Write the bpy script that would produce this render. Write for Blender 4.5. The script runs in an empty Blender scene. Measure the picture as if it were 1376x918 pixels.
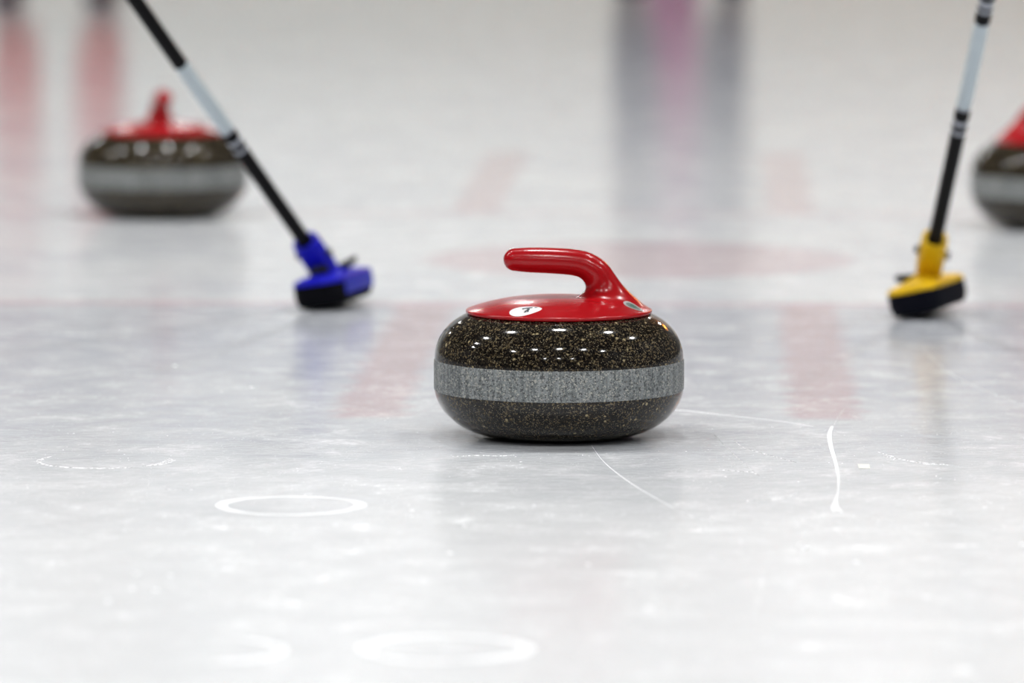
import bpy, bmesh, math, random
import numpy as np
from mathutils import Vector, Matrix

random.seed(7)
SC = bpy.context.scene
COL = SC.collection
R = math.radians

# ------------------------------------------------------------------ helpers
def tag(o, label=None, cat=None, group=None, kind=None):
    if label: o['label'] = label
    if cat: o['category'] = cat
    if group: o['group'] = group
    if kind: o['kind'] = kind
    return o

def obj(name, bm, mats, parent=None, smooth=True, angle=40):
    me = bpy.data.meshes.new(name)
    bm.normal_update()
    bm.to_mesh(me); bm.free()
    for m in (mats if isinstance(mats, (list, tuple)) else [mats]):
        me.materials.append(m)
    if smooth:
        me.polygons.foreach_set('use_smooth', [True] * len(me.polygons))
        if angle: me.set_sharp_from_angle(angle=R(angle))
    o = bpy.data.objects.new(name, me); COL.objects.link(o)
    if parent: o.parent = parent
    return o

def empty(name, loc=(0, 0, 0), rot=(0, 0, 0)):
    o = bpy.data.objects.new(name, None); COL.objects.link(o)
    o.location = loc; o.rotation_euler = rot
    o.empty_display_size = .05
    return o

def copy_tree(o, parent=None):
    c = o.copy(); COL.objects.link(c); c.parent = parent
    for ch in list(o.children): copy_tree(ch, c)
    return c

def lathe(bm, prof, n=96, mat=0, close=False):
    """revolve (r, z) profile about z"""
    rings = []
    for r, z in prof:
        if r < 1e-6: rings.append([bm.verts.new((0, 0, z))])
        else: rings.append([bm.verts.new((r * math.cos(2 * math.pi * i / n), r * math.sin(2 * math.pi * i / n), z)) for i in range(n)])
    pairs = list(zip(rings, rings[1:]))
    if close: pairs.append((rings[-1], rings[0]))
    for a, b in pairs:
        for i in range(n):
            j = (i + 1) % n
            if len(a) == 1 and len(b) == 1: continue
            if len(a) == 1: f = bm.faces.new((a[0], b[i], b[j]))
            elif len(b) == 1: f = bm.faces.new((a[i], b[0], a[j]))
            else: f = bm.faces.new((a[i], b[i], b[j], a[j]))
            f.material_index = mat
    return bm

def loft(bm, rings, caps=True, mat=0):
    rr = [[bm.verts.new(p) for p in ring] for ring in rings]
    n = len(rr[0])
    for a, b in zip(rr, rr[1:]):
        for i in range(n):
            f = bm.faces.new((a[i], a[(i + 1) % n], b[(i + 1) % n], b[i])); f.material_index = mat
    if caps:
        f = bm.faces.new(list(reversed(rr[0]))); f.material_index = mat
        f = bm.faces.new(rr[-1]); f.material_index = mat
    bmesh.ops.recalc_face_normals(bm, faces=bm.faces)
    return bm

def tube(bm, a, b, ra, rb=None, n=24, mat=0, caps=True):
    a, b = Vector(a), Vector(b); rb = ra if rb is None else rb
    d = (b - a).normalized()
    q = d.to_track_quat('Z', 'Y').to_matrix()
    R_ = []
    for p, r in ((a, ra), (b, rb)):
        R_.append([p + q @ Vector((r * math.cos(2 * math.pi * i / n), r * math.sin(2 * math.pi * i / n), 0)) for i in range(n)])
    return loft(bm, R_, caps, mat)

def box(bm, x0, x1, y0, y1, z0, z1, bevel=0, seg=2, mat=0):
    r = bmesh.ops.create_cube(bm, size=1)
    for v in r['verts']:
        v.co = Vector(((x0 + x1) / 2 + v.co.x * (x1 - x0), (y0 + y1) / 2 + v.co.y * (y1 - y0), (z0 + z1) / 2 + v.co.z * (z1 - z0)))
    fs = {f for v in r['verts'] for f in v.link_faces}
    for f in fs: f.material_index = mat
    if bevel:
        es = list({e for v in r['verts'] for e in v.link_edges})
        bmesh.ops.bevel(bm, geom=es, offset=bevel, segments=seg, affect='EDGES', profile=.5)
    return bm

def rrect(hx, hy, rad, n=6):
    """rounded rectangle outline, counter-clockwise"""
    pts = []
    for cx, cy, a0 in ((hx - rad, hy - rad, 0), (-hx + rad, hy - rad, 90), (-hx + rad, -hy + rad, 180), (hx - rad, -hy + rad, 270)):
        for i in range(n + 1):
            a = R(a0 + 90 * i / n)
            pts.append((cx + rad * math.cos(a), cy + rad * math.sin(a)))
    return pts

# ------------------------------------------------------------------ node helpers
class NT:
    def __init__(s, name):
        s.m = bpy.data.materials.new(name); s.m.use_nodes = True
        s.t = s.m.node_tree; s.bsdf = s.t.nodes['Principled BSDF']; s.out = s.t.nodes['Material Output']
    def n(s, typ, **kw):
        nd = s.t.nodes.new(typ)
        for k, v in kw.items(): setattr(nd, k, v)
        return nd
    def put(s, sock, v):
        if hasattr(v, 'is_linked') or isinstance(v, bpy.types.NodeSocket): s.t.links.new(v, sock)
        else: sock.default_value = v
    def math(s, op, a, b=0.0, c=0.0, clamp=False):
        nd = s.n('ShaderNodeMath', operation=op, use_clamp=clamp)
        s.put(nd.inputs[0], a); s.put(nd.inputs[1], b)
        if op in ('MULTIPLY_ADD', 'COMPARE', 'SMOOTH_MIN', 'SMOOTH_MAX'): s.put(nd.inputs[2], c)
        return nd.outputs[0]
    def step(s, v, lo, hi, a=0.0, b=1.0):
        """smooth map of v from lo..hi to a..b"""
        nd = s.n('ShaderNodeMapRange', interpolation_type='SMOOTHSTEP')
        s.put(nd.inputs['Value'], v)
        s.put(nd.inputs['From Min'], lo); s.put(nd.inputs['From Max'], hi); s.put(nd.inputs['To Min'], a); s.put(nd.inputs['To Max'], b)
        return nd.outputs[0]
    def mix(s, f, a, b, blend='MIX'):
        nd = s.n('ShaderNodeMix', data_type='RGBA', blend_type=blend)
        s.put(nd.inputs[0], f)
        for k, v in ((6, a), (7, b)):
            s.put(nd.inputs[k], (*v, 1) if isinstance(v, tuple) and len(v) == 3 else v)
        return nd.outputs[2]
    def noise(s, vec, scale, detail=3.0, rough=.5, dist=0.0):
        nd = s.n('ShaderNodeTexNoise')
        s.put(nd.inputs['Vector'], vec); nd.inputs['Scale'].default_value = scale
        nd.inputs['Detail'].default_value = detail; nd.inputs['Roughness'].default_value = rough; nd.inputs['Distortion'].default_value = dist
        return nd.outputs['Fac']
    def voro(s, vec, scale, feature='F1', rnd=1.0):
        nd = s.n('ShaderNodeTexVoronoi', feature=feature)
        s.put(nd.inputs['Vector'], vec); nd.inputs['Scale'].default_value = scale; nd.inputs['Randomness'].default_value = rnd
        return nd
    def mapv(s, vec, scale=(1, 1, 1), loc=(0, 0, 0), rot=(0, 0, 0)):
        nd = s.n('ShaderNodeMapping'); s.put(nd.inputs[0], vec)
        nd.inputs['Location'].default_value = loc; nd.inputs['Rotation'].default_value = rot; nd.inputs['Scale'].default_value = scale
        return nd.outputs[0]
    def sep(s, vec):
        nd = s.n('ShaderNodeSeparateXYZ'); s.put(nd.inputs[0], vec); return nd.outputs
    def obj(s): return s.n('ShaderNodeTexCoord').outputs['Object']
    def bump(s, h, strength, dist):
        nd = s.n('ShaderNodeBump'); s.put(nd.inputs['Height'], h)
        nd.inputs['Strength'].default_value = strength; nd.inputs['Distance'].default_value = dist
        s.t.links.new(nd.outputs[0], s.bsdf.inputs['Normal']); return nd
    def set(s, **kw):
        for k, v in kw.items():
            sk = s.bsdf.inputs[k.replace('_', ' ')]
            s.put(sk, (*v, 1) if isinstance(v, tuple) and len(v) == 3 else v)
        return s.m

def plain(name, col, rough=.5, var=.06, scale=40, spec=.5, metal=0.0, coat=0.0):
    t = NT(name); o = t.obj()
    f = t.noise(o, scale, 3)
    k = t.mix(f, tuple(c * (1 - var) for c in col), tuple(min(1, c * (1 + var)) for c in col))
    t.set(Base_Color=k, Roughness=t.step(f, .3, .7, rough * .92, min(1, rough * 1.08)), Metallic=metal)
    t.bsdf.inputs['Specular IOR Level'].default_value = spec
    if coat: t.set(Coat_Weight=coat, Coat_Roughness=.06)
    return t.m

# ------------------------------------------------------------------ materials
def granite(name, polished):
    t = NT(name); o = t.obj()
    v1 = t.voro(o, 560)            # mineral grains ~1.6 mm
    v2 = t.voro(o, 1100)
    v3 = t.voro(o, 230)            # sparse larger crystals
    g1 = t.sep(v1.outputs['Color']); g2 = t.sep(v2.outputs['Color']); g3 = t.sep(v3.outputs['Color'])
    cloud = t.noise(o, 38, 4, .6)
    if polished:
        c = t.mix(t.step(g1[0], .25, .9), (.003, .0024, .002), (.020, .015, .010))
        c = t.mix(t.math('MULTIPLY', t.step(t.math('ADD', g1[1], t.math('MULTIPLY', cloud, .35)), 1.0, 1.12), .7), c, (.18, .135, .072))
        c = t.mix(t.math('MULTIPLY', t.step(g2[1], .90, .98), .75), c, (.27, .23, .15))
        c = t.mix(t.math('MULTIPLY', t.step(g2[2], .75, .95), .5), c, (.004, .004, .005))
        big = t.math('MULTIPLY', t.step(g3[0], .962, .972), t.step(v3.outputs['Distance'], .55, .3))
        c = t.mix(t.math('MULTIPLY', big, .75), c, (.42, .34, .19))
        t.set(Base_Color=c, Roughness=.08)
        t.bsdf.inputs['Specular IOR Level'].default_value = .36
    else:
        z = t.mapv(o, (1, 1, .05))
        st = t.noise(z, 150, 4, .65)
        st2 = t.noise(z, 420, 2, .5)
        c = t.mix(t.step(st, .3, .7), (.105, .117, .120), (.27, .29, .29))
        c = t.mix(t.math('MULTIPLY', t.step(st2, .55, .75), .35), c, (.09, .10, .11))
        c = t.mix(t.math('MULTIPLY', t.step(g1[1], .80, .92), .7), c, (.50, .475, .41))
        c = t.mix(t.math('MULTIPLY', t.step(g1[0], .70, .86), .75), c, (.035, .038, .042))
        c = t.mix(t.math('MULTIPLY', t.step(g2[1], .86, .95), .65), c, (.52, .52, .48))
        t.set(Base_Color=c, Roughness=.5)
        t.bump(g1[2], .25, .0004)
    return t.m

M = {}
M['granite'] = granite('polished speckled granite', True)
M['band'] = granite('frosted granite', False)
t = NT('red moulded plastic'); o_ = t.obj()
f_ = t.noise(o_, 30, 3)
M['red'] = t.set(Base_Color=t.mix(f_, (.36, .003, .006), (.41, .005, .009)), Roughness=t.step(t.noise(o_, 24, 2), .3, .75, .20, .25), Coat_Weight=.10, Coat_Roughness=.10)
t.bsdf.inputs['Specular IOR Level'].default_value = .32
M['sticker'] = plain('white vinyl', (.86, .86, .85), .35, .02)
M['ink'] = plain('dark ink', (.03, .04, .05), .5)
M['silver'] = plain('brushed silver', (.50, .50, .47), .35, .1, 300, metal=.4)
M['badge'] = plain('grey green enamel', (.15, .19, .17), .4, .15, 500)
M['green'] = plain('green enamel', (.03, .13, .09), .35, .2, 400)
M['carbon'] = plain('black carbon fibre', (.003, .003, .0035), .5, .2, 200, spec=.1)
M['white_tube'] = plain('pale blue white lacquer', (.50, .58, .61), .25, .04, 60, coat=.4)
M['grey_line'] = plain('pale grey lacquer', (.33, .35, .39), .35, .05)
M['blue'] = plain('royal blue plastic', (.007, .008, .44), .45, .08, 60, spec=.2)
M['blue_pale'] = plain('blue plastic side', (.014, .026, .43), .4, .08, 60, spec=.35)
M['yellow'] = plain('yellow plastic', (.70, .43, .004), .45, .06, 60, spec=.25)
M['black_plastic'] = plain('black plastic', (.008, .008, .01), .4, .1)
M['fabric'] = plain('black brush fabric', (.003, .003, .005), .9, .3, 900, spec=.1)
M['navy_fabric'] = plain('navy brush fabric', (.002, .0025, .007), .9, .3, 900, spec=.15)

# wall and hall
def wall_mat(name, bands=True):
    t = NT(name); g = t.n('ShaderNodeNewGeometry').outputs['Position']; z = t.sep(g)[2]
    n = t.noise(g, .8, 3)
    c = t.mix(n, (.13, .135, .14), (.16, .165, .17))
    if bands:
        c = t.mix(t.step(z, .95, 1.02), (.56, .59, .535), (.585, .63, .62))
        c = t.mix(t.step(z, 2.45, 2.6), c, (.26, .28, .31))
        c = t.mix(t.step(z, 3.4, 3.6), c, (.34, .345, .35))
        c = t.mix(t.math('MULTIPLY', t.step(n, .35, .7), .12), c, (.4, .4, .4))
    t.set(Base_Color=c, Roughness=.6)
    return t.m
M['wall_end'] = wall_mat('painted end wall in bands')
M['wall'] = wall_mat('pale painted wall', False)
M['ceiling'] = plain('dark grey ceiling sheet', (.05, .05, .053), .7, .1, 1)
M['steel'] = plain('white enamelled steel', (.6, .6, .6), .4)
def glow(name, col, e):
    t = NT(name); t.set(Base_Color=col, Emission_Color=col, Emission_Strength=e); return t.m
M['lamp'] = glow('lit lamp lens', (1.0, 1.0, 1.0), 250.0)
M['heater_glow'] = glow('glowing heater element', (1.0, .33, .04), 30.0)

# ------------------------------------------------------------------ ice
ICE_C = (.20, 8.93); ICE_K = .036
def ice_mat():
    t = NT('pebbled ice over white paint'); g = t.n('ShaderNodeNewGeometry').outputs['Position']
    x, y, _ = t.sep(g)
    warp = t.math('MULTIPLY', t.math('SUBTRACT', t.noise(g, 22, 3, .6), .5), .05)
    dx = t.math('SUBTRACT', x, ICE_C[0]); dy = t.math('SUBTRACT', y, ICE_C[1])
    u = t.math('ADD', t.math('MULTIPLY_ADD', dy, -ICE_K, dx), warp)
    ud = t.math('ADD', u, .022)
    v = t.math('ADD', t.math('MULTIPLY_ADD', dx, ICE_K, dy), warp)
    def slab(c, centre, half, soft):
        d = t.math('ABSOLUTE', t.math('SUBTRACT', c, centre))
        return t.step(d, half - soft, half + soft, 1.0, 0.0)
    au = t.math('ABSOLUTE', ud)
    rad = t.math('SQRT', t.math('ADD', t.math('MULTIPLY', u, u), t.math('MULTIPLY', v, v)))
    disc = t.step(rad, .31, .36, 1.0, 0.0)
    dash = slab(au, .275, .041, .016)
    near = t.math('MULTIPLY', dash, slab(v, -1.45, .72, .03))
    far = t.math('MULTIPLY', dash, slab(v, 1.68, .76, .04))
    l1 = slab(v, -.74, .035, .02); l2 = slab(v, .90, .05, .03)
    # base tones of the sheet
    big = t.noise(g, 2.3, 3, .55); mid = t.noise(g, 12, 5, .62, .5); fine = t.noise(g, 66, 5, .7, .6); hair = t.noise(t.mapv(g, (1, .35, 1), rot=(0, 0, .5)), 120, 3, .6, 2.5)
    c = t.mix(t.step(mid, .3, .7), (.66, .685, .715), (.75, .76, .77))
    c = t.mix(t.math('MULTIPLY', t.step(big, .4, .65), .6), c, (.80, .81, .81))
    greyed = t.math('MULTIPLY', t.step(v, -.70, -.80), t.step(mid, .25, .75, 1.0, .75))      # greyer ice this side of the line
    greyed = t.math('MULTIPLY', greyed, t.step(v, -2.5, -1.1, .62, 1.0))
    c = t.mix(greyed, c, (.70, .71, .745), 'MULTIPLY')
    def paint(c, m, a, col): return t.mix(t.math('MULTIPLY', m, t.math('MULTIPLY', t.step(fine, .2, .75, 1.15, .7), a)), c, col)
    c = paint(c, disc, .6, (.60, .42, .43))
    c = paint(c, near, .58, (.52, .32, .32))
    c = paint(c, far, .48, (.60, .38, .37))
    c = paint(c, l1, .38, (.62, .36, .38))
    c = paint(c, l2, .30, (.62, .42, .42))
    # paler towards the near end of the sheet, then frost speckle
    nearness = t.step(t.math('ADD', y, t.math('MULTIPLY_ADD', big, 1.6, -.8)), 6.65, 5.75)
    c = t.mix(t.math('MULTIPLY', nearness, .9), c, (.83, .84, .845))
    fr = t.math('MULTIPLY', t.step(t.math('ADD', t.math('MULTIPLY_ADD', nearness, .045, t.math('MULTIPLY', fine, .55)), t.math('MULTIPLY', mid, .5)), .525, .76), t.math('MULTIPLY_ADD', nearness, -.24, .50))
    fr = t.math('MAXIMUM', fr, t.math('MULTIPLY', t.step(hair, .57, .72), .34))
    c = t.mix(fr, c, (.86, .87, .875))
    t.set(Base_Color=c, Roughness=t.step(t.math('ADD', fr, t.math('MULTIPLY', mid, .5)), .1, .8, .10, t.math('MULTIPLY_ADD', nearness, .10, .25)), IOR=1.31)
    t.bsdf.inputs['Specular IOR Level'].default_value = ICE_SPEC
    t.bump(t.math('ADD', t.noise(g, 75, 2, .5), t.math('MULTIPLY', t.noise(g, 14, 2), 2.2)), .05, .01)
    return t.m
ICE_SPEC = .24
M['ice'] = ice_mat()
t = NT('white frost'); g_ = t.n('ShaderNodeNewGeometry').outputs['Position']
fr_ = t.noise(g_, 190, 4, .7)
M['frost'] = t.set(Base_Color=(.95, .955, .96), Roughness=.8, Alpha=t.step(fr_, .38, .60, .05, .95))
M['frost_solid'] = plain('packed white frost', (.93, .94, .945), .7, .03, 200)
M['chip'] = plain('white ice grain', (.97, .975, .98), .6, .02, 300)
M['paper'] = plain('cream paper scrap', (.85, .84, .78), .8, .04)

X0, X1, Y0, Y1, ZC = -18.0, 9.6, -17.0, 36.0, 8.6
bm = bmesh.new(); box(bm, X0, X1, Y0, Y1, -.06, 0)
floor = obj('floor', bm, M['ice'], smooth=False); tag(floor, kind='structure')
def struct(name, bm, m):
    return tag(obj(name, bm, m, smooth=False), kind='structure')
bm = bmesh.new(); box(bm, X0, X1, Y1, Y1 + .2, -.06, ZC); struct('wall_back', bm, M['wall_end'])
bm = bmesh.new(); box(bm, X0, X1, Y0 - .2, Y0, -.06, ZC); struct('wall_front', bm, M['wall'])
bm = bmesh.new(); box(bm, X0 - .2, X0, Y0, Y1, -.06, ZC); struct('wall_left', bm, M['wall'])
bm = bmesh.new(); box(bm, X1, X1 + .2, Y0, Y1, -.06, ZC); struct('wall_right', bm, M['wall'])
bm = bmesh.new(); box(bm, X0 - .2, X1 + .2, Y0 - .2, Y1 + .2, ZC, ZC + .2); struct('ceiling', bm, M['ceiling'])

# ------------------------------------------------------------------ frost marks on the ice (surface marks: children of the sheet)
def ribbon(name, pts, widths, mat, z=.0006):
    """flat strip along points on the ice, tapering"""
    P = [Vector((p[0], p[1])) for p in pts]
    # resample with Catmull-Rom
    Q, W = [], []
    for i in range(len(P) - 1):
        p0, p1, p2, p3 = P[max(i - 1, 0)], P[i], P[i + 1], P[min(i + 2, len(P) - 1)]
        for k in range(8):
            s = k / 8
            Q.append(.5 * ((2 * p1) + (p2 - p0) * s + (2 * p0 - 5 * p1 + 4 * p2 - p3) * s * s + (3 * p1 - p0 - 3 * p2 + p3) * s ** 3))
            W.append(widths[i] * (1 - s) + widths[i + 1] * s)
    Q.append(P[-1]); W.append(widths[-1])
    bm = bmesh.new(); prev = None
    for i, q in enumerate(Q):
        d = (Q[min(i + 1, len(Q) - 1)] - Q[max(i - 1, 0)]).normalized(); nrm = Vector((-d.y, d.x))
        w = W[i] / 2
        cur = [bm.verts.new((q.x + nrm.x * w, q.y + nrm.y * w, .0001)), bm.verts.new((q.x, q.y, z)), bm.verts.new((q.x - nrm.x * w, q.y - nrm.y * w, .0001))]
        if prev:
            bm.faces.new((prev[0], prev[1], cur[1], cur[0])); bm.faces.new((prev[1], prev[2], cur[2], cur[1]))
        prev = cur
    bmesh.ops.recalc_face_normals(bm, faces=bm.faces)
    return obj(name, bm, mat, floor)

def frost_ring(cx, cy, r, w, a0=0, a1=360, mat='frost', jitter=.25):
    """water mark left by the running band of a stone"""
    n = 96; bm = bmesh.new(); prev = None; ph = [random.uniform(0, 6.28) for _ in range(4)]
    for i in range(n + 1):
        a = R(a0 + (a1 - a0) * i / n)
        k = 1 + jitter * (math.sin(2 * a + ph[0]) + .6 * math.sin(5 * a + ph[1]) + .4 * math.sin(11 * a + ph[2]))
        rr = r + .0015 * math.sin(3 * a + ph[3]); ww = w * k
        if a1 - a0 < 359: ww *= min(1, min(i, n - i) / 12)
        cur = [bm.verts.new((cx + q * math.cos(a), cy + q * math.sin(a), h)) for q, h in ((rr - ww, .0001), (rr, .0007), (rr + ww, .0001))]
        if prev:
            bm.faces.new((prev[0], prev[1], cur[1], cur[0])); bm.faces.new((prev[1], prev[2], cur[2], cur[1]))
        prev = cur
    bmesh.ops.recalc_face_normals(bm, faces=bm.faces)
    return obj('frost_ring', bm, M[mat], floor)

FX, HC, TILT = 7644.0, .787, math.atan(785 / 7644.0)
def gp(px, py):
    """where a point of the sheet lies, from the surveyed view"""
    a = TILT + math.atan((py - 459) / FX); yy = HC / math.tan(a)
    depth = yy * math.cos(TILT) + HC * math.sin(TILT)
    return ((px - 688) / FX * depth, yy)

frost_ring(*gp(390, 679.5), .0735, .0055, mat='frost_solid', jitter=.24)
frost_ring(*gp(140, 619), .073, .0036, 150, 300)
frost_ring(*gp(140, 619), .073, .006, -50, 15, 'frost', .1)
frost_ring(*gp(598, 872), .072, .0065, mat='frost_solid')
frost_ring(*gp(268, 874), .073, .006, -80, 70, 'frost_solid')
def scratch(pix, w, mat='frost_solid'):
    return ribbon('scratch', [gp(*p) for p in pix], [q / 1000 for q in w], M[mat])
scratch([(795, 599), (808, 617), (824, 632), (850, 651), (880, 669), (905, 683)], [.5, 1.0, 1.6, 1.9, 1.4, .4])
scratch([(905, 683), (925, 693), (945, 700)], [.4, 1.0, .3], 'frost')
scratch([(1118, 573), (1114.5, 585), (1117, 602), (1123, 622), (1126.5, 642), (1126, 660), (1123.5, 672), (1122, 682), (1126, 688.5)], [3.5, 5.5, 5.0, 4.2, 2.8, 2.0, 3.5, 8.5, 11])
scratch([(1136, 548), (1127, 560), (1120, 572)], [.4, .8, 1.2], 'frost')
scratch([(902, 551), (930, 553), (965, 557), (1010, 562), (1060, 568), (1095, 574)], [2.6, 2.2, 1.6, 1.2, 1.0, .3])
scratch([(970, 632), (995, 634), (1012, 635), (1017, 639)], [1.0, 2.0, 2.6, 1.5], 'frost')
scratch([(960, 585), (985, 610), (1020, 640)], [.3, .8, .3], 'frost')
scratch([(985, 590), (1000, 602), (1030, 611), (1070, 622)], [.4, 2.0, 1.4, .3], 'frost')
scratch([(608, 614), (640, 612.5), (672, 613), (692, 612)], [.6, 2.2, 2.6, .6], 'frost')
scratch([(1180, 608), (1215, 618), (1245, 624), (1275, 624)], [1.5, 3.0, 3.4, .8], 'frost')
scratch([(1185, 613), (1225, 620), (1290, 627)], [.6, 1.6, .4], 'frost')
scratch([(1000, 674), (1035, 672), (1058, 668), (1072, 662)], [.5, 1.6, 1.8, .4], 'frost')
scratch([(205, 618), (200, 650), (193, 680)], [.4, .8, .3], 'frost')
scratch([(222, 658), (250, 659), (262, 658)], [.6, 1.8, .4], 'frost')
scratch([(1025, 770), (1020, 800), (1012, 830)], [1.0, 4.0, 1.0], 'frost')
scratch([(1240, 470), (1290, 510), (1376, 545)], [.4, 1.4, .6], 'frost')
scratch([(0, 445), (60, 447), (130, 452)], [2, 6, 1.5], 'frost')

# loose snow grains - nobody could count them
bm = bmesh.new()
def grain(bm, x, y, r):
    s = bmesh.ops.create_icosphere(bm, subdivisions=1, radius=r)
    sx, sy, sz = random.uniform(.7, 1.5), random.uniform(.7, 1.3), random.uniform(.30, .5)
    for v in s['verts']: v.co = Vector((x + v.co.x * sx, y + v.co.y * sy * 1.5, r * sz * .5 + v.co.z * sz))
spots = [(235, 492, 2.2), (228, 522, 1.4), (297, 527, 2.0), (338, 521, 3.0), (341, 537, 1.8), (225, 586, 1.6), (241, 572, 1.3), (99, 583, 1.3), (152, 581, 1.2),
         (160, 605, .9), (167, 611, 1.0), (172, 616, .9), (161, 620, .9), (173, 619, .8), (85, 605, 1.0), (400, 633, .9), (553, 694, 2.4), (624, 708, 2.4), (605, 744, 2.6),
         (183, 772, 3.6), (177, 792, 3.6), (208, 795, 4.2), (145, 809, 3.0), (228, 775, 3.0), (922, 607, 1.3), (957, 577, 1.0), (1038, 574, 1.3), (1076, 574, 1.0), (1211, 586, 1.2),
         (1148, 613, 1.2), (1132, 623, 1.1), (1114, 622, 1.2), (1191, 617, 1.0), (1201, 618, 1.0), (1258, 640, 1.6), (1264, 643, 1.2), (1283, 645, 1.3), (1073, 648, 2.4), (957, 697, 2.6),
         (1161, 600, 1.0), (693, 614, 1.3), (700, 621, 1.3), (686, 620, 1.0), (560, 604, 1.0), (604, 641, 1.3), (548, 642, 1.0), (783, 612, .9), (975, 641, 1.4), (1005, 674, 2.6),
         (1150, 756, 3.0), (1082, 738, 3.6), (1075, 732, 2.6), (1305, 668, 2.2), (1315, 672, 1.6), (1374, 733, 4), (790, 760, 2.6)]
for px, py, r in spots: grain(bm, *gp(px, py), r / 1000 * .85)
for i in range(420):
    px = random.uniform(-120, 1500); py = random.triangular(470, 900, 600)
    x, y = gp(px, py)
    if any(math.hypot(x - a, y - b) < .17 for a, b in ((.0547, 6.592), (-.6023, 9.788), (.918, 9.553))): continue
    for k in range(random.choice((1, 1, 2, 4))):
        grain(bm, x + random.gauss(0, .012), y + random.gauss(0, .02), random.uniform(.25, .62) / 1000)
sn = obj('snow_grains', bm, M['chip']); tag(sn, 'loose white snow grains scattered across the ice sheet', 'snow', kind='stuff')
# paper scrap
bm = bmesh.new()
box(bm, -.0065, .0065, -.011, .011, 0, .0004, .0001, 1)
for v in bm.verts: v.co.z += .0001 + .0022 * (v.co.y + .011) / .022 + .0004 * math.sin(v.co.x * 300 + 1) ** 2     # lifted at its far edge
sp = obj('paper_scrap', bm, M['paper']); sp.location = (*gp(1161, 628.5), 0)
tag(sp, 'tiny pale oblong scrap lying on the ice beside the white scratch', 'scrap')

# ------------------------------------------------------------------ curling stone
CZ = .0725                       # height of the striking band's middle
def stone_profile_upper(n=40):
    """superelliptic shoulder from the band up to under the handle cap"""
    out = []
    for i in range(n + 1):
        a = math.pi / 2 * i / n
        c, s = math.cos(a) ** (2 / 2.15), math.sin(a) ** (2 / 2.15)
        out.append((.075 + .07 * c, CZ + .0165 + .059 * s))
    return out
def stone_profile_lower(n=32):
    out = []
    for i in range(n + 1):
        a = math.pi / 2 * i / n
        c, s = math.cos(a) ** (2 / 1.88), math.sin(a) ** (2 / 1.88)
        out.append((.072 + .073 * c, CZ - .0165 - .0553 * s))
    return out

# ---- moulded handle: signed distance field meshed with surface nets
CAP_R, RIM_Z = .1085, .1447
PATH = [(-.0515, .2058, .0132), (-.036, .2054, .0145), (-.010, .2046, .0150), (.016, .2028, .0153), (.031, .1990, .0157), (.0425, .1912, .0164), (.0510, .180, .0166), (.0588, .167, .0172), (.067, .1520, .0180)]
def cap_top(r):
    q = np.clip(1 - (np.clip(r, 0, CAP_R) / CAP_R) ** 2.5, 0, 1)
    return RIM_Z + .0026 + .0162 * q ** .92
def spline(path, per=4):
    P = np.array(path); out = []
    for i in range(len(P) - 1):
        p0, p1, p2, p3 = P[max(i - 1, 0)], P[i], P[i + 1], P[min(i + 2, len(P) - 1)]
        for k in range(per):
            s = k / per
            out.append(.5 * (2 * p1 + (p2 - p0) * s + (2 * p0 - 5 * p1 + 4 * p2 - p3) * s ** 2 + (3 * p1 - p0 - 3 * p2 + p3) * s ** 3))
    out.append(P[-1]); return np.array(out)
SPL = spline(PATH)
def sdf(x, y, z):
    r = np.sqrt(x * x + y * y)
    e = 1e-4
    slope = (cap_top(r + e) - cap_top(np.maximum(r - e, 0))) / (2 * e)
    d = (z - cap_top(r)) / np.sqrt(1 + np.minimum(slope * slope, 4))
    neck = np.full_like(x, 1.0)
    for a, b in zip(SPL, SPL[1:]):
        ba = b[:2] - a[:2]; L = ba @ ba
        h = np.clip(((x - a[0]) * ba[0] + (z - a[1]) * ba[1]) / L, 0, 1)
        rr = a[2] + (b[2] - a[2]) * h
        ax, az = x - (a[0] + ba[0] * h), z - (a[1] + ba[1] * h)
        neck = np.minimum(neck, np.sqrt(ax * ax + az * az + y * y) - rr)
    k = .027
    hh = np.clip(.5 + .5 * (neck - d) / k, 0, 1)
    u = neck * (1 - hh) + d * hh - k * hh * (1 - hh)
    # keep the rim a clean circle and the underside flat
    rim = np.sqrt(np.maximum(r - (CAP_R - .0022), 0) ** 2 + np.maximum(np.abs(z - (RIM_Z + .0012)) - 0.0002, 0) ** 2) - .0022
    body = np.maximum(np.maximum(u, r - (CAP_R - .0008)), RIM_Z - .0008 - z)
    disc = np.maximum(np.abs(z - (RIM_Z + .0012)) - .0020, r - (CAP_R - .0022))
    return np.minimum(body, np.minimum(rim, np.maximum(disc, -1)))
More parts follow.
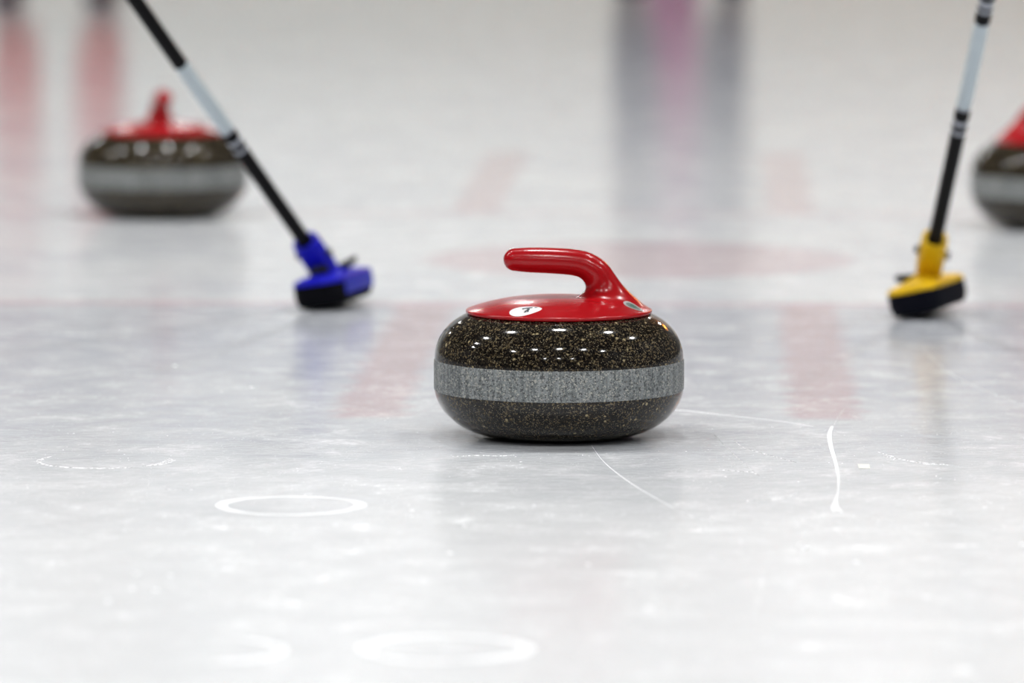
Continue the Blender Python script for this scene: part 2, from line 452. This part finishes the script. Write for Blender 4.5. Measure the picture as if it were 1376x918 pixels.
def surface_nets(h=.0016):
    lo = np.array([-.112, -.112, .1405]); hi = np.array([.112, .112, .2235])
    nx, ny, nz = (np.ceil((hi - lo) / h).astype(int) + 1)
    X = lo[0] + h * np.arange(nx); Y = lo[1] + h * np.arange(ny); Z = lo[2] + h * np.arange(nz)
    G = np.empty((nx, ny, nz), np.float64)
    for i in range(0, nx, 24):
        g = np.meshgrid(X[i:i + 24], Y, Z, indexing='ij'); G[i:i + 24] = sdf(*g)
    S = G < 0
    cnt = np.zeros((nx - 1, ny - 1, nz - 1), int); acc = np.zeros((nx - 1, ny - 1, nz - 1, 3)); num = np.zeros((nx - 1, ny - 1, nz - 1))
    corners = [(a, b, c) for a in (0, 1) for b in (0, 1) for c in (0, 1)]
    sl = lambda A, c: A[c[0]:c[0] + nx - 1, c[1]:c[1] + ny - 1, c[2]:c[2] + nz - 1]
    for i, ca in enumerate(corners):
        for cb in corners[i + 1:]:
            if sum(abs(p - q) for p, q in zip(ca, cb)) != 1: continue
            A, B = sl(G, ca), sl(G, cb); m = (A < 0) != (B < 0)
            tt = np.where(m, A / np.where(m, A - B, 1), 0)
            for k in range(3): acc[..., k] += np.where(m, ca[k] + tt * (cb[k] - ca[k]), 0)
            num += m
    act = num > 0; idx = -np.ones(act.shape, int); idx[act] = np.arange(act.sum())
    ii = np.argwhere(act)
    V = lo + h * (ii + acc[act] / num[act][:, None])
    for _ in range(3):                                   # settle the vertices on the surface
        x, y, z = V.T; e = 2e-4
        g = np.stack([sdf(x + e, y, z) - sdf(x - e, y, z), sdf(x, y + e, z) - sdf(x, y - e, z), sdf(x, y, z + e) - sdf(x, y, z - e)], 1) / (2 * e)
        dd = sdf(x, y, z); stp = -(dd / np.maximum((g * g).sum(1), .2))[:, None] * g
        V = V + np.clip(stp, -h * .5, h * .5)
    F = []
    for ax in range(3):
        o1, o2 = [(1, 2), (2, 0), (0, 1)][ax]
        A = np.take(S, range(S.shape[ax] - 1), ax); B = np.take(S, range(1, S.shape[ax]), ax)
        e = np.argwhere(A != B); e = e[(e[:, o1] > 0) & (e[:, o2] > 0) & (e[:, o1] < S.shape[o1] - 1) & (e[:, o2] < S.shape[o2] - 1)]
        q = []
        for d1, d2 in ((1, 1), (0, 1), (0, 0), (1, 0)):
            c = e.copy(); c[:, o1] -= d1; c[:, o2] -= d2; q.append(idx[c[:, 0], c[:, 1], c[:, 2]])
        q = np.stack(q, 1); inside = S[e[:, 0], e[:, 1], e[:, 2]]
        q[~inside] = q[~inside][:, ::-1]
        F.append(q[(q >= 0).all(1)])
    return V, np.concatenate(F)
def handle_mesh():
    V, F = surface_nets()
    me = bpy.data.meshes.new('handle'); me.from_pydata(V.tolist(), [], F.tolist()); me.update()
    me.materials.append(M['red']); me.polygons.foreach_set('use_smooth', [True] * len(me.polygons))
    return me

def field(p):
    """value and gradient of the handle's field at p in one call"""
    e = 3e-4; o = np.array([[0, 0, 0], [e, 0, 0], [-e, 0, 0], [0, e, 0], [0, -e, 0], [0, 0, e], [0, 0, -e]]) + np.array(p)
    f = sdf(o[:, 0], o[:, 1], o[:, 2])
    return float(f[0]), Vector((f[1] - f[2], f[3] - f[4], f[5] - f[6])).normalized()
def normal_at(x, y, z): return field((x, y, z))[1]
def project(p, d, lift):
    """slide p onto the handle's skin, then lift it off by lift"""
    p = Vector(p)
    for _ in range(5):
        v, n = field(p); p = p - n * v * .9
    return p + n * lift

def decal(name, centre, xdir, outline, lift, mat, parent, rings=6, thick=.00025):
    """thin film following the handle's curve: outline (a, b) in metres about centre"""
    c = project(centre, None, 0); n = normal_at(*c)
    xa = Vector(xdir); xa = (xa - n * xa.dot(n)).normalized(); ya = n.cross(xa)
    bm = bmesh.new(); mid = bm.verts.new(project(c, None, lift)); prev = None; N = len(outline)
    for k in range(1, rings + 1):
        cur = []
        for a, b in outline:
            q = c + xa * a * k / rings + ya * b * k / rings
            cur.append(bm.verts.new(project(q, None, lift)))
        for i in range(N):
            j = (i + 1) % N
            if prev is None: bm.faces.new((mid, cur[i], cur[j]))
            else: bm.faces.new((prev[i], cur[i], cur[j], prev[j]))
        prev = cur
    low = [bm.verts.new(project(v.co, None, lift - thick)) for v in prev]
    for i in range(N):
        j = (i + 1) % N
        bm.faces.new((prev[i], low[i], low[j], prev[j]))
    bmesh.ops.recalc_face_normals(bm, faces=bm.faces)
    return obj(name, bm, mat, parent)
def stroke_decal(bm, centre, xdir, pts, w, lift):
    c = project(centre, None, 0); n = normal_at(*c)
    xa = Vector(xdir); xa = (xa - n * xa.dot(n)).normalized(); ya = n.cross(xa)
    prev = None
    for i, p in enumerate(pts):
        a = Vector(pts[max(i - 1, 0)]); b = Vector(pts[min(i + 1, len(pts) - 1)]); d = (b - a).normalized(); nn = Vector((-d.y, d.x)) * w / 2
        cur = [bm.verts.new(project(c + xa * (p[0] + s * nn.x) + ya * (p[1] + s * nn.y), None, lift)) for s in (1, -1)]
        if prev: bm.faces.new((prev[0], prev[1], cur[1], cur[0]))
        prev = cur
def oval(a, b, n=40, egg=0.0):
    return [(a * math.cos(2 * math.pi * i / n), b * math.sin(2 * math.pi * i / n) * (1 - egg * math.cos(2 * math.pi * i / n))) for i in range(n)]

STICK_C, STICK_X = (-.0395, -.0815, .158), (1, .12, 0)
BADGE_C, BADGE_X = (.086, -.034, .155), (1, -.55, -1.1)
def make_stone():
    root = empty('curling_stone')
    bm = bmesh.new()
    up = stone_profile_upper(); lo_ = stone_profile_lower()
    prof = [(0, up[-1][1])] + up[::-1] + lo_ + [(.066, .0000), (.063, .0), (.058, .004), (.03, .009), (0, .010)]
    prof = [p for i, p in enumerate(prof) if i == 0 or (abs(p[0] - prof[i - 1][0]) + abs(p[1] - prof[i - 1][1])) > 1e-6]
    lathe(bm, prof, 160); bmesh.ops.recalc_face_normals(bm, faces=bm.faces)
    obj('granite_body', bm, M['granite'], root, angle=30)
    bm = bmesh.new()                                     # frosted striking band, a hair proud of the polish
    lathe(bm, [(.1440, CZ + .0185), (.14525, CZ + .0178), (.1457, CZ + .0168), (.1459, CZ + .012), (.1459, CZ - .012), (.1457, CZ - .0168), (.14525, CZ - .0178), (.1440, CZ - .0185)], 160)
    bmesh.ops.recalc_face_normals(bm, faces=bm.faces)
    b = obj('striking_band', bm, M['band'], root, angle=30); b['label'] = 'frosted pale grey band around the stone'
    h = bpy.data.objects.new('handle', handle_mesh()); COL.objects.link(h); h.parent = root; h['label'] = 'glossy red moulded handle with domed base'
    s = decal('sticker', STICK_C, STICK_X, oval(.0190, .0145, egg=.28), .00035, M['sticker'], h); s['label'] = 'white oval sticker with dark handwriting'
    bm = bmesh.new()
    for pts, w in (([(-.0031, .0068), (.002, .0070), (.006, .0068), (.0088, .0060)], .0036), ([(.0068, .0056), (.0060, .0068)], .0030), ([(.0112, .0052), (.0140, .0050)], .0030),
                   ([(.0022, .0040), (.0040, .0026), (.0036, .0006), (.0012, -.0010)], .0030), ([(.0012, -.0010), (-.0006, -.0036), (-.0018, -.0068)], .0026),
                   ([(.0022, -.0012), (.0024, -.0040), (.0014, -.0064)], .0022), ([(-.0030, .0058), (-.0020, .0038)], .0012)):
        stroke_decal(bm, STICK_C, STICK_X, pts, w, .0005)
    bmesh.ops.recalc_face_normals(bm, faces=bm.faces)
    obj('sticker_lettering', bm, M['ink'], h, smooth=False)
    d = decal('badge', BADGE_C, BADGE_X, oval(.0130, .0085), .0004, M['silver'], h); d['label'] = 'small oval silver badge with green mark'
    e = decal('badge_face', BADGE_C, BADGE_X, oval(.0098, .0058), .00055, M['badge'], h)
    bm = bmesh.new()
    for pts, w in (([(-.0045, .002), (-.001, .001), (.002, -.001), (.0042, -.0028)], .0030), ([(-.004, -.0012), (-.001, -.0026)], .0020), ([(.0005, .0034), (.0035, .0018)], .0018)):
        stroke_decal(bm, BADGE_C, BADGE_X, pts, w, .0007)
    obj('badge_emblem', bm, M['green'], h, smooth=False)
    return root

stone = make_stone()
stone.location = (.0547, 6.592, 0)
tag(stone, 'sharp speckled granite stone nearest the viewer, red handle with white oval sticker', 'curling stone', 'curling stones on the ice')
s2 = copy_tree(stone); s2.location = (-.6023, 9.788, 0); s2.rotation_euler = (0, 0, R(98))
tag(s2, 'blurred granite stone with red handle seen end-on, behind the blue broom', 'curling stone', 'curling stones on the ice')
s3 = copy_tree(stone); s3.location = (.918, 9.553, 0); s3.rotation_euler = (0, 0, R(172))
tag(s3, 'blurred granite stone with red handle behind the yellow broom, cut by the frame', 'curling stone', 'curling stones on the ice')

# ------------------------------------------------------------------ brooms
def make_broom(name, head_xy, yaw, roll, shell, side, pivot, top, cuts, lever_side, label, pads):
    """head: long axis local y; pivot and top: world points on the shaft axis; cuts: (t0, t1, kind) along pivot->top"""
    root = empty(name, (head_xy[0], head_xy[1], 0))
    inv = Matrix.Translation(-Vector((head_xy[0], head_xy[1], 0)))
    HW, HL = .0375, .096                      # half width, half length
    rot = Matrix.Rotation(yaw, 4, 'Z') @ Matrix.Rotation(roll, 4, 'Y')
    drop = HW * abs(math.sin(roll)) * .88
    place = Matrix.Translation((0, 0, drop)) @ rot
    def head_ring(sx, sy, z, rad, ox=0, oy=0): return [place @ Vector((ox + px, oy + py, z)) for px, py in rrect(HW * sx, HL * sy, rad)]
    # brush pad: slightly domed underside, fabric
    bm = bmesh.new()
    loft(bm, [head_ring(.80, .92, .0006, .022), head_ring(.93, .975, .005, .025), head_ring(1, 1, .015, .027), head_ring(1, 1, .032, .027), head_ring(.97, .985, .0345, .026)])
    obj('brush_pad', bm, pads, root, angle=30)
    # moulded shell: keel shaped top rising to the socket
    bm = bmesh.new()
    loft(bm, [head_ring(.99, .99, .0325, .027), head_ring(1.02, 1.01, .0340, .028), head_ring(1.01, 1.005, .037, .028), head_ring(.93, .95, .0405, .026),
              head_ring(.74, .80, .0435, .024), head_ring(.56, .55, .046, .02), head_ring(.46, .34, .050, .015), head_ring(.38, .22, .054, .012)])
    obj('head_shell', bm, shell, root, angle=35)
    if side:                                  # long skirts of the shell at the sides
        for sx in (1, -1):
            prof = [(sx * HW * off, z) for z, off in ((.0135, 1.005), (.0135, 1.035), (.027, 1.05), (.037, 1.03), (.041, .97), (.035, .97))]
            bm = bmesh.new(); rings = []
            for yy, sc in ((-HL * .70, .985), (-HL * .64, 1), (HL * .60, 1), (HL * .80, .985)):
                rings.append([place @ Vector((px * sc, yy, pz)) for px, pz in prof])
            loft(bm, rings)
            obj('side_skirt', bm, side, root, angle=35)
    piv, tp = inv @ Vector(pivot), inv @ Vector(top)
    ax = (tp - piv).normalized()
    hx = rot.to_3x3() @ Vector((1, 0, 0)); hy = rot.to_3x3() @ Vector((0, 1, 0)); side_v = (hx - ax * hx.dot(ax)).normalized(); up_v = ax.cross(side_v).normalized()
    fr = Matrix((side_v, up_v, ax)).transposed().to_4x4(); fr.translation = piv
    # hinge block under the socket
    bm = bmesh.new()
    hc = piv - hy * (.027 if lever_side > 0 else .004) + Vector((0, 0, .004 if lever_side > 0 else -.006))
    tube(bm, hc - side_v * .012, hc + side_v * .012, .0105, n=28)
    obj('hinge', bm, M['black_plastic'], root)
    # socket
    bm = bmesh.new(); rings = []
    for l, wx, wy, rad in ((-.004, .0145, .0125, .007), (.004, .0165, .0145, .008), (.020, .0175, .0155, .009), (.045, .0172, .0152, .010), (.066, .0170, .0150, .011), (.071, .0160, .0142, .011), (.071, .0118, .0118, .011), (.060, .0108, .0108, .0105)):
        rings.append([fr @ Vector((px, py, l)) for px, py in rrect(wx * 1.1, wy * 1.1, rad)])
    loft(bm, rings)
    so = obj('socket', bm, shell, root, angle=35)
    for s, l in ((-1, .043), (1, .036)):
        bm = bmesh.new()
        a = fr @ Vector((s * .017, 0, l)); b = fr @ Vector((s * .0255, 0, l))
        tube(bm, a, b, .0062, .0050, n=20)
        obj('clamp_knob', bm, M['black_plastic'], so)
    # release lever on the shell beside the hinge
    bm = bmesh.new()
    if lever_side < 0: base, d1 = piv - hx * .024 - hy * .012 - Vector((0, 0, .006)), (-hx * .9 - hy * .3).normalized()
    else: base, d1 = piv + hx * .020 + hy * .020 + Vector((0, 0, .003)), (hx * .9 + hy * .3 + Vector((0, 0, .22))).normalized()
    w = d1.cross(Vector((0, 0, 1))).normalized() * .0075; hh = Vector((0, 0, .0056))
    rings = []
    for l, k, dz in ((-.008, .8, 0), (.0, 1, 0), (.010, 1, .001), (.019, .9, .003), (.022, .6, .0045)):
        c = base + d1 * l + Vector((0, 0, dz))
        rings.append([c + w * k + hh * k, c - w * k + hh * k, c - w * k - hh * k, c + w * k - hh * k])
    loft(bm, rings)
    bmesh.ops.bevel(bm, geom=list(bm.edges), offset=.0012, segments=2, affect='EDGES')
    obj('release_lever', bm, M['black_plastic'], root, angle=35)
    # shaft: one continuous tube with painted sections
    bm = bmesh.new(); Lp = (tp - piv).length; n = 32
    mats = [M['carbon'], M['white_tube'], M['grey_line']]
    for t0, t1, k in cuts:
        a, b = piv + ax * Lp * t0, piv + ax * Lp * t1
        tube(bm, a, b, .0106, n=n, mat=k, caps=True)
    bmesh.ops.remove_doubles(bm, verts=bm.verts, dist=1e-6)
    dbl = [f for f in bm.faces if len(f.verts) == n]
    keep = sorted(dbl, key=lambda f: (f.calc_center_median() - piv).length)
    bmesh.ops.delete(bm, geom=keep[1:-1], context='FACES_ONLY')
    bmesh.ops.recalc_face_normals(bm, faces=bm.faces)
    obj('shaft', bm, mats, root)
    bm = bmesh.new()                          # rubber end cap of the shaft
    e = piv + ax * Lp * cuts[-1][1]
    tube(bm, e - ax * .018, e + ax * .006, .0122, .0112, n=n); obj('end_cap', bm, M['black_plastic'], root)
    tag(root, label, 'broom', 'curling brooms on the ice')
    return root

def project_row(p):
    c, s = math.cos(TILT), math.sin(TILT); y, z = p[1], p[2] - HC
    return 459 - FX * (y * s + z * c) / (y * c - z * s)
def t_at_row(pivot, top, row):
    a, b = Vector(pivot), Vector(top); lo, hi = -.2, 3.0
    for _ in range(60):
        m = (lo + hi) / 2
        if project_row(a.lerp(b, m)) > row: lo = m
        else: hi = m
    return m
def cuts_from(pivot, top, rows, total):
    """painted sections from their measured ends; rows: [(row_end, kind), ...] from the socket upwards"""
    out, t0 = [], .055 / (Vector(top) - Vector(pivot)).length
    for row, k in rows:
        t1 = t_at_row(pivot, top, row) if row is not None else total / (Vector(top) - Vector(pivot)).length
        out.append((t0, t1, k)); t0 = t1
    return out
bp, bt = (-.268, 8.15, .052), (-.527, 7.75, .479)
make_broom('broom', (-.254, 8.165), R(-14), R(-9), M['blue'], M['blue_pale'], bp, bt,
           cuts_from(bp, bt, [(201, 0), (197.5, 2), (191, 0), (186, 2), (175, 0), (172, 2), (86, 1), (None, 0)], 1.18), 1,
           'blue headed curling broom with black and white shaft, leaning to the upper left', [M['fabric']])
yp, yt = (.590, 8.03, .064), (.638, 7.6, .485)
make_broom('broom', (.594, 8.035), R(-19), R(-12), M['yellow'], None, yp, yt,
           cuts_from(yp, yt, [(176, 0), (171.5, 2), (164, 0), (158, 2), (143, 0), (140, 2), (28, 1), (13, 0), (9, 2), (5, 0), (-3, 2), (-10, 0), (-13, 2), (None, 0)], 1.18), -1,
           'yellow headed curling broom with black and white shaft, standing nearly upright', [M['navy_fabric']])

# ------------------------------------------------------------------ hall fittings that light the ice
GRID = [(x, y) for y, xs in ((-10.5, (-4.2, -.1, 3.9)), (-.2, (-8.0, -3.6, .1, 3.7, 7.5)), (8.8, (-14.4, -10.8, -7.0, -3.2, .1, 3.5, 7.1)),
        (31.5, (-13, -10, -7, -4, -1, 2, 5, 8))) for x in xs]  # this last row is added, unseen, to brighten the end wall
def make_lamp():
    root = empty('ceiling_lamp')
    bm = bmesh.new()
    lathe(bm, [(0, .22), (.10, .22), (.12, .16), (.20, .10), (.30, .0), (.315, .0), (.315, -.012), (.285, -.012), (.285, .02), (.18, .10), (0, .10)], 40)
    bmesh.ops.recalc_face_normals(bm, faces=bm.faces)
    obj('lamp_housing', bm, M['steel'], root)
    bm = bmesh.new(); lathe(bm, [(0, -.010), (.14, -.008), (.28, 0.0), (.28, .008), (0, .008)], 40); bmesh.ops.recalc_face_normals(bm, faces=bm.faces)
    obj('lamp_lens', bm, M['lamp'], root)
    bm = bmesh.new(); tube(bm, (0, 0, .21), (0, 0, ZC - 8.0), .012, n=10); obj('hanging_rod', bm, M['steel'], root)
    return root
lamp0 = make_lamp()
for i, (gx, gy) in enumerate(GRID):
        l = lamp0 if i == 0 else copy_tree(lamp0)
        l.location = (gx, gy, 8.0)
        tag(l, 'round white hall lamp hanging in the ceiling grid', 'ceiling lamp', 'round hall lamps in a grid')
# infrared strip heater on the right hand wall
ht = empty('wall_heater', (X1, 31.8, 7.0), (R(12), 0, 0))
bm = bmesh.new(); box(bm, -.22, -.0, -4.0, 4.0, -.42, .42, .05); obj('heater_body', bm, M['steel'], ht)
bm = bmesh.new(); box(bm, -.235, -.215, -3.85, 3.85, -.28, .28, .02); obj('heating_element', bm, M['heater_glow'], ht)
tag(ht, 'orange glowing strip heater high on the side wall', 'heater')

# ------------------------------------------------------------------ added glow panels, and people whose images lie in the wet ice
def window_glass():
    t = NT('added glowing panel'); g = t.n('ShaderNodeNewGeometry').outputs['Position']
    c = t.mix(t.noise(g, .6, 3), (.30, .33, .35), (.38, .40, .41))
    t.set(Base_Color=c, Emission_Color=c, Emission_Strength=.3, Roughness=.3); return t.m
M['glow_panel'] = window_glass()  # unseen glow on the end wall, added to brighten the ice's reflection
for i in range(6):
    x0 = -14.5 + i * 4.0
    bm = bmesh.new(); box(bm, x0, x0 + 3.6, Y1 - .05, Y1 - .03, 3.85, 6.6)
    wn = struct('glow_panel_%d' % (i + 1), bm, M['glow_panel'])
    bm = bmesh.new()
    for a, b, c, d in ((x0 - .08, x0 + 3.68, 3.75, 3.85), (x0 - .08, x0 + 3.68, 6.6, 6.7), (x0 - .08, x0, 3.85, 6.6), (x0 + 3.6, x0 + 3.68, 3.85, 6.6), (x0 + 1.77, x0 + 1.83, 3.85, 6.6)):
        box(bm, a, b, Y1 - .09, Y1 + .01, c, d)
    fr = obj('glow_panel_frame', bm, M['steel'], wn, smooth=False)

def skin(name, verts, edges, radii, mat, parent, root=0, sub=2, loc=(0, 0, 0)):
    me = bpy.data.meshes.new(name); me.from_pydata(verts, edges, []); me.materials.append(mat)
    o = bpy.data.objects.new(name, me); COL.objects.link(o); o.parent = parent
    md = o.modifiers.new('skin', 'SKIN'); md.use_smooth_shade = True
    if not me.skin_vertices: me.attributes.new('skin', 'FLOAT', 'POINT')
    sv = me.skin_vertices[0].data
    for i, r in enumerate(radii):
        sv[i].radius = r if isinstance(r, tuple) else (r, r); sv[i].use_root = (i == root)
    md2 = o.modifiers.new('smooth', 'SUBSURF'); md2.levels = sub; md2.render_levels = sub
    return o
def chain(spec):
    """spec: {name: (pos, radius, parent)} -> verts, edges, radii"""
    names = list(spec); V = [spec[n][0] for n in names]
    E = [(names.index(spec[n][2]), i) for i, n in enumerate(names) if spec[n][2]]
    return V, E, [spec[n][1] for n in names]
def make_person(loc, yaw, stance, trousers, coat, hem, shoe, hair, label):
    root = empty('person', loc, (0, 0, yaw))
    S = {'pelvis': ((0, 0, .95), (.155, .11), None), 'waist': ((0, 0, 1.12), (.14, .10), 'pelvis'), 'chest': ((0, -.01, 1.32), (.165, .115), 'waist'),
         'collar': ((0, 0, 1.45), (.09, .075), 'chest'), 'neck': ((0, .0, 1.52), .055, 'collar'), 'jaw': ((0, -.015, 1.58), (.062, .072), 'neck'),
         'face': ((0, -.012, 1.65), (.074, .092), 'jaw'), 'crown': ((0, .0, 1.72), (.066, .08), 'face')}
    for s, n in ((-1, 'l'), (1, 'r')):
        S['sh' + n] = ((s * .185, 0, 1.42), .062, 'collar'); S['el' + n] = ((s * .235, -.02, 1.14), .044, 'sh' + n)
        S['wr' + n] = ((s * .22, -.13, .93), .029, 'el' + n); S['pa' + n] = ((s * .215, -.16, .87), (.036, .022), 'wr' + n)
        for k, (dx, ln) in enumerate(((-.026, .062), (-.009, .074), (.009, .070), (.025, .056))):
            S['f%d%s' % (k, n)] = ((s * .215 + dx, -.182, .835), .0095, 'pa' + n)
            S['g%d%s' % (k, n)] = ((s * .215 + dx, -.178, .835 - ln * .6), .0085, 'f%d%s' % (k, n)); S['h%d%s' % (k, n)] = ((s * .215 + dx, -.160, .835 - ln), .0075, 'g%d%s' % (k, n))
        S['th' + n] = ((s * .215 - s * .040, -.165, .88), .0105, 'pa' + n); S['ti' + n] = ((s * .215 - s * .052, -.180, .845), .009, 'th' + n)
        S['hip' + n] = ((s * .095, 0, .88), .098, 'pelvis'); S['kn' + n] = ((s * (.05 + stance * .55), -.02, .49), .060, 'hip' + n)
        S['an' + n] = ((s * stance, .02, .09), .040, 'kn' + n); S['to' + n] = ((s * (stance + .02), -.12, .035), (.038, .028), 'an' + n)
    V, E, Rr = chain(S)
    b = skin('body', V, E, Rr, M['skin'], root)
    T = {'belt': ((0, 0, 1.06), (.150, .115), None), 'pelvis': ((0, 0, .95), (.165, .125), 'belt')}
    for s, n in ((-1, 'l'), (1, 'r')):
        T['hip' + n] = ((s * .095, 0, .87), .115, 'pelvis'); T['kn' + n] = ((s * (.05 + stance * .55), -.02, .49), .090, 'hip' + n)
        T['sh' + n] = ((s * (stance * .85 + .01), .0, .28), .090, 'kn' + n); T['an' + n] = ((s * stance, .02, .085), .084, 'sh' + n)
    skin('trousers', *chain(T), trousers, root)
    bm = bmesh.new(); n = 32                             # long coat: body, then the two sleeves
    def ell(cx, cy, z, rx, ry): return [(cx + rx * math.cos(2 * math.pi * i / n), cy + ry * math.sin(2 * math.pi * i / n), z + (.006 * math.sin(10 * math.pi * i / n) if z < .7 else 0)) for i in range(n)]
    loft(bm, [ell(0, 0, z, rx, ry) for z, rx, ry in ((hem, .225, .175), (hem + .02, .232, .182), (.78, .215, .165), (.95, .200, .150), (1.12, .172, .132), (1.28, .200, .145), (1.37, .228, .140), (1.42, .240, .125), (1.46, .225, .108), (1.488, .150, .092), (1.508, .082, .077), (1.525, .076, .073))])
    for s in (-1, 1):
        P = [Vector(p) for p in ((s * .150, 0, 1.405), (s * .190, -.004, 1.385), (s * .215, -.012, 1.28), (s * .236, -.02, 1.15), (s * .231, -.06, 1.06), (s * .222, -.12, .955))]
        rings = []
        for i, (p, r) in enumerate(zip(P, (.050, .066, .066, .060, .056, .050))):
            q = (P[min(i + 1, 5)] - P[max(i - 1, 0)]).to_track_quat('Z', 'Y').to_matrix()
            rings.append([p + q @ Vector((r * math.cos(2 * math.pi * k / 20), r * math.sin(2 * math.pi * k / 20), 0)) for k in range(20)])
        loft(bm, rings)
    obj('coat', bm, coat, root, angle=50)
    for s in (-1, 1):
        bm = bmesh.new(); rings = []
        for y, w, h in ((.085, .034, .055), (.06, .042, .085), (.0, .045, .088), (-.06, .050, .062), (-.12, .050, .05), (-.165, .036, .036)):
            rings.append([(s * (stance + .01) + w * math.cos(a), y, max(0, h * .5 + h * .5 * math.sin(a) * 1.02)) for a in [2 * math.pi * i / 20 for i in range(20)]])
        loft(bm, rings); obj('shoe', bm, shoe, root)
    bm = bmesh.new(); r = bmesh.ops.create_uvsphere(bm, u_segments=28, v_segments=18, radius=1)
    for v in r['verts']:
        x, y, z = v.co; cut = 1.0 if (y > -.25 or z > .45) else .90
        v.co = Vector((x * .086 * cut, .012 + y * .104 * cut, 1.69 + z * .098))
    bmesh.ops.delete(bm, geom=[v for v in bm.verts if v.co.z < 1.60 or (v.co.y < -.055 and v.co.z < 1.71)], context='VERTS')
    obj('hair', bm, hair, root)
    bm = bmesh.new()                                     # nose, ears, eyes, mouth
    tube(bm, (0, -.098, 1.668), (0, -.118, 1.628), .008, .014, n=12); f = obj('nose', bm, M['skin'], b)
    for s in (-1, 1):
        bm = bmesh.new(); bmesh.ops.create_uvsphere(bm, u_segments=12, v_segments=8, radius=1)
        for v in bm.verts: v.co = Vector((s * .080 + v.co.x * .010, .005 + v.co.y * .018, 1.645 + v.co.z * .030))
        obj('ear', bm, M['skin'], b)
        bm = bmesh.new(); bmesh.ops.create_uvsphere(bm, u_segments=12, v_segments=8, radius=.011)
        for v in bm.verts: v.co += Vector((s * .031, -.090, 1.665))
        obj('eye', bm, M['ink'], b)
    bm = bmesh.new(); tube(bm, (-.022, -.092, 1.592), (.022, -.092, 1.592), .006, n=10); obj('mouth', bm, M['lip'], b)
    tag(root, label, 'person'); return root
M['skin'] = plain('skin', (.52, .31, .22), .55, .05)
M['lip'] = plain('lips', (.38, .14, .12), .5, .05)
M['navy'] = plain('navy trouser cloth', (.035, .045, .12), .85, .15, 60)
M['red_cloth'] = plain('red trouser cloth', (.80, .05, .035), .85, .1, 60)
M['grey_cloth'] = plain('pale grey jacket cloth', (.55, .56, .56), .85, .08, 60)
M['shoe'] = plain('dark shoe leather', (.03, .032, .06), .55, .1)
M['hair'] = plain('brown hair', (.06, .035, .02), .6, .2, 200)
make_person((.565, 19.2, 0), R(4), .165, M['navy'], M['grey_cloth'], .62, M['shoe'], M['hair'], 'person in navy trousers standing far off, seen as a dark upright reflection in the ice')
make_person((-1.46, 18.3, 0), R(-6), .145, M['red_cloth'], M['grey_cloth'], .60, M['shoe'], M['hair'], 'person in red trousers standing far off, seen as two red streaks in the ice')
M['magenta'] = plain('magenta banner cloth', (.62, .05, .36), .7, .06, 20)
st = empty('banner_stand', (.62, 22.0, 0))
bm = bmesh.new(); box(bm, -.20, .20, -.09, .09, 0, .07, .015); obj('stand_base', bm, M['steel'], st)
bm = bmesh.new(); tube(bm, (0, .03, .06), (0, .03, 1.30), .010, n=14); obj('stand_pole', bm, M['steel'], st)
bm = bmesh.new(); box(bm, -.10, .10, -.006, .0, .07, 1.28, .001, 1); obj('banner_panel', bm, M['magenta'], st)
bm = bmesh.new(); box(bm, -.11, .11, -.014, .010, 1.27, 1.30, .004); obj('top_rail', bm, M['steel'], st)
tag(st, 'narrow magenta banner on a floor stand behind the person in navy trousers', 'banner')

# ------------------------------------------------------------------ camera
cam = bpy.data.cameras.new('camera'); co = bpy.data.objects.new('camera', cam); COL.objects.link(co)
co.location = (0, 0, HC); co.rotation_euler = (math.pi / 2 - TILT, 0, 0)
cam.sensor_width = 36; cam.lens = FX / 1376 * 36; cam.clip_end = 200
cam.dof.use_dof = True; cam.dof.focus_distance = 6.47; cam.dof.aperture_fstop = 3.6
SC.camera = co

w = bpy.data.worlds.new('hall'); SC.world = w; w.use_nodes = True
w.node_tree.nodes['Background'].inputs[0].default_value = (.5, .52, .55, 1); w.node_tree.nodes['Background'].inputs[1].default_value = .1
SC.view_settings.view_transform = 'Standard'; SC.view_settings.look = 'None'
SC.view_settings.exposure = 0.0; SC.view_settings.gamma = 1; SC.view_settings.use_curve_mapping = False
SC.cycles.use_denoising = True
SC.cycles.sample_clamp_indirect = 12
